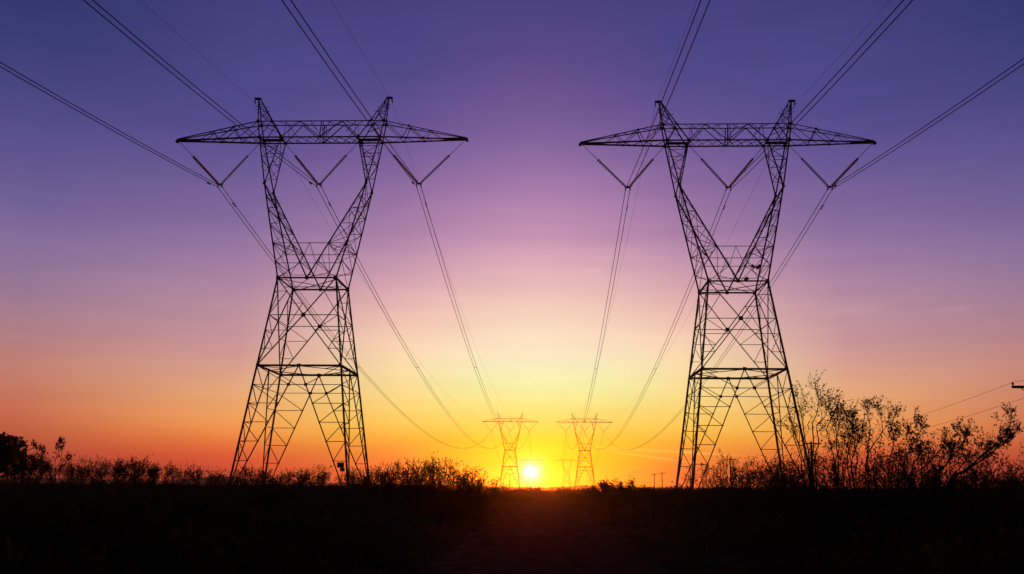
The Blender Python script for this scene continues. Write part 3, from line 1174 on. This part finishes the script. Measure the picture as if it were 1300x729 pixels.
tc = N.new("ShaderNodeTexCoord")
sep = N.new("ShaderNodeSeparateXYZ")
LK(tc.outputs["Generated"], sep.inputs[0])
el = math_node("MULTIPLY", math_node("ARCSINE", sep.outputs[2]), 180 / math.pi)
az = math_node("MULTIPLY", math_node("ARCTAN2", sep.outputs[0], sep.outputs[1]), 180 / math.pi)
da = math_node("ABSOLUTE", math_node("ADD", az, 0.35))
EMIN, EMAX = -2.0, 62.0
elf = math_node("DIVIDE", math_node("SUBTRACT", el, EMIN), EMAX - EMIN)
ROWS = [28.98, 24.5, 19.8, 15.08, 12.7, 10.3, 7.9, 5.6, 3.3, 1.9, 0.65]
TAB = [
    (0.0, [(70.6, 61.6, 127.0), (93.4, 72.2, 129.6), (131.2, 99.2, 159.0), (199.0, 143.9, 177.2), (228.2, 179.3, 184.0), (238.6, 205.9, 182.0), (247.5, 236.4, 204.5), (197.4, 244.7, 160.7), (233.6, 197.9, 25.9), (221.9, 218.4, 1.4), (223.6, 206.4, 0.5)]),
    (8.5, [(70.9, 61.6, 125.9), (71.4, 65.4, 131.3), (112.2, 86.1, 150.6), (169.5, 125.4, 163.1), (202.0, 153.7, 174.2), (234.9, 183.9, 173.0), (249.7, 219.4, 181.0), (240.4, 224.2, 141.2), (244.8, 196.1, 52.1), (233.6, 141.0, 54.4), (221.6, 90.6, 48.7)]),
    (18.0, [(63.8, 56.2, 120.5), (72.0, 68.5, 129.1), (81.0, 68.0, 138.7), (134.6, 108.6, 155.4), (159.5, 121.4, 158.8), (186.5, 142.7, 155.0), (199.7, 143.6, 150.7), (228.8, 172.8, 124.8), (247.6, 159.3, 70.1), (230.6, 85.3, 51.3), (209.3, 66.2, 48.4)]),
    (29.5, [(43, 47, 96), (50, 53, 110), (74, 70, 131), (110, 91, 147), (133, 110, 152), (150, 118, 146), (178, 127, 130), (196, 126, 103), (203, 100, 66), (182, 78, 56), (160, 62, 48)]),
    (75.0, [(28, 34, 70), (32, 36, 74), (40, 40, 80), (50, 48, 84), (56, 52, 84), (64, 56, 82), (74, 60, 78), (82, 60, 70), (86, 56, 60), (80, 50, 54), (70, 44, 50)]),
    (150.0, [(18, 16, 30), (19, 17, 31), (22, 19, 33), (25, 21, 34), (27, 22, 34), (28, 23, 34), (30, 24, 34), (30, 24, 32), (28, 22, 30), (26, 21, 28), (24, 19, 25)]),
]
acc = None
prev_a = 0
for (a, cols) in TAB:
    rp = N.new("ShaderNodeValToRGB")
    cr = rp.color_ramp
    cr.interpolation = "B_SPLINE"
    stops = [(e, c) for e, c in zip(ROWS, cols)] + [(62, (13, 12, 24) if a < 100 else (9, 8, 15)), (42, tuple(q * 0.62 for q in cols[0]))]
    stops.sort(key=lambda t: t[0])
    stops = [(-2.0, cols[-1])] + stops
    cr.elements[0].position = (stops[0][0] - EMIN) / (EMAX - EMIN)
    cr.elements[0].color = lin(stops[0][1])
    cr.elements[1].position = 1.0
    cr.elements[1].color = lin(stops[-1][1])
    for e, c in stops[1:-1]:
        x = cr.elements.new((e - EMIN) / (EMAX - EMIN))
        x.color = lin(c)
    LK(elf, rp.inputs["Fac"])
    if acc is None:
        acc = rp.outputs["Color"]
    else:
        mr = N.new("ShaderNodeMapRange")
        mr.interpolation_type = "SMOOTHSTEP" if a > 30 else "LINEAR"
        mr.inputs["From Min"].default_value = prev_a
        mr.inputs["From Max"].default_value = a
        LK(da, mr.inputs["Value"])
        fac = math_node("POWER", mr.outputs["Result"], 1.5) if prev_a == 0 else mr.outputs["Result"]
        acc = mix(fac, acc, rp.outputs["Color"])
    prev_a = a
# faint uneven air: long horizontal veils low in the sky
mp = N.new("ShaderNodeMapping")
mp.inputs["Scale"].default_value = (3.0, 3.0, 30.0)
LK(tc.outputs["Generated"], mp.inputs["Vector"])
nz = N.new("ShaderNodeTexNoise")
nz.inputs["Scale"].default_value = 2.2
nz.inputs["Detail"].default_value = 5
LK(mp.outputs["Vector"], nz.inputs["Vector"])
veil = math_node("MULTIPLY", math_node("SUBTRACT", nz.outputs["Fac"], 0.5), 0.16)
acc = mix(1.0, acc, mix(1.0, (1, 1, 1, 1), veil, "ADD"), "MULTIPLY")
# two thin contrail streaks right of the sun, and one small dark cloudlet


def gauss(x, c, s):
    t = math_node("DIVIDE", math_node("SUBTRACT", x, c), s)
    return math_node("EXPONENT", math_node("MULTIPLY", math_node("MULTIPLY", t, t), -1.0))


for (slope, c0, wd, a0, a1, amt) in ((-0.055, 2.52, 0.07, 2.5, 11.0, 0.16), (-0.13, 2.60, 0.05, 4.0, 9.0, 0.18)):
    line = math_node("ADD", math_node("MULTIPLY", az, slope), c0)
    g = gauss(math_node("SUBTRACT", el, line), 0.0, wd)
    mr = N.new("ShaderNodeMapRange"); mr.interpolation_type = "SMOOTHSTEP"
    mr.inputs["From Min"].default_value = a0 - 1; mr.inputs["From Max"].default_value = a0 + 1
    LK(az, mr.inputs["Value"])
    mr2 = N.new("ShaderNodeMapRange"); mr2.interpolation_type = "SMOOTHSTEP"
    mr2.inputs["From Min"].default_value = a1 + 1.5; mr2.inputs["From Max"].default_value = a1 - 2.5
    LK(az, mr2.inputs["Value"])
    f = math_node("MULTIPLY", math_node("MULTIPLY", g, math_node("MULTIPLY", mr.outputs[0], mr2.outputs[0])), amt * 2.2)
    acc = mix(f, acc, (1.0, 0.72, 0.13, 1))
cl = math_node("MULTIPLY", math_node("MULTIPLY", gauss(el, 0.93, 0.06), gauss(az, 5.55, 0.32)), 0.6)
acc = mix(cl, acc, (0.62, 0.18, 0.1, 1))
nz2 = N.new("ShaderNodeTexNoise")
nz2.inputs["Scale"].default_value = 14.0
nz2.inputs["Detail"].default_value = 6
LK(mp.outputs["Vector"], nz2.inputs["Vector"])
for (wa, we, sa, se, amt) in ((2.9, 12.97, 0.75, 0.22, 0.5), (18.2, 10.1, 1.6, 0.35, 0.28), (23.6, 9.8, 1.2, 0.2, 0.18)):
    wf = math_node("MULTIPLY", math_node("MULTIPLY", gauss(el, we, se), gauss(az, wa, sa)), math_node("MULTIPLY", nz2.outputs["Fac"], amt))
    acc = mix(wf, acc, (0.88, 0.5, 0.5, 1))
# the sun's disc and its aureole
dt = vmath("DOT_PRODUCT", tc.outputs["Generated"], sund).outputs["Value"]
ang = math_node("MULTIPLY", math_node("ARCCOSINE", math_node("MINIMUM", dt, 1.0)), 180 / math.pi)
g0 = gauss(ang, 0.0, 0.3)
acc = mix(math_node("MULTIPLY", g0, 1.0), acc, mix(1.0, acc, (2.6, 2.4, 2.0, 1), "ADD"))
g1 = gauss(ang, 0.0, 0.62)
acc = mix(math_node("MULTIPLY", g1, 1.0), acc, mix(1.0, acc, (1.0, 1.0, 0.95, 1), "ADD"))
g2 = gauss(ang, 0.0, 2.2)
acc = mix(math_node("MULTIPLY", g2, 1.0), acc, mix(1.0, acc, (0.12, 0.09, 0.01, 1), "ADD"))
# physical sky of the same low sun, a small share of the light
sky = N.new("ShaderNodeTexSky")
sky.sky_type = "NISHITA"
sky.sun_disc = False
sky.sun_elevation = SUN_EL
sky.sun_rotation = SUN_AZ
sky.dust_density = 3.0
sky.ozone_density = 4.0
acc = mix(1.0, acc, mix(1.0, sky.outputs["Color"], (0.02, 0.02, 0.02, 1), "MULTIPLY"), "ADD")
LK(acc, bg.inputs["Color"])
bg.inputs["Strength"].default_value = 1.0

sl = bpy.data.lights.new("sun", "SUN")
sl.energy = 0.7
sl.angle = R(0.53)
sl.color = (1.0, 0.15, 0.01)
so = bpy.data.objects.new("sun", sl)
COL.objects.link(so)
so.location = (0, 0, 60)
so.rotation_euler = (-sund).to_track_quat("-Z", "Y").to_euler()

# ------------------------------------------------------------------ render settings
S.view_settings.view_transform = "Standard"
S.view_settings.look = "None"
S.view_settings.exposure = 0
S.view_settings.gamma = 1
S.view_settings.use_curve_mapping = False
S.render.engine = "CYCLES"
S.cycles.max_bounces = 4
S.cycles.diffuse_bounces = 2
S.cycles.glossy_bounces = 2
S.cycles.volume_bounces = 0
S.cycles.use_denoising = True
S.cycles.pixel_filter_type = "BLACKMAN_HARRIS"
S.cycles.filter_width = 1.5
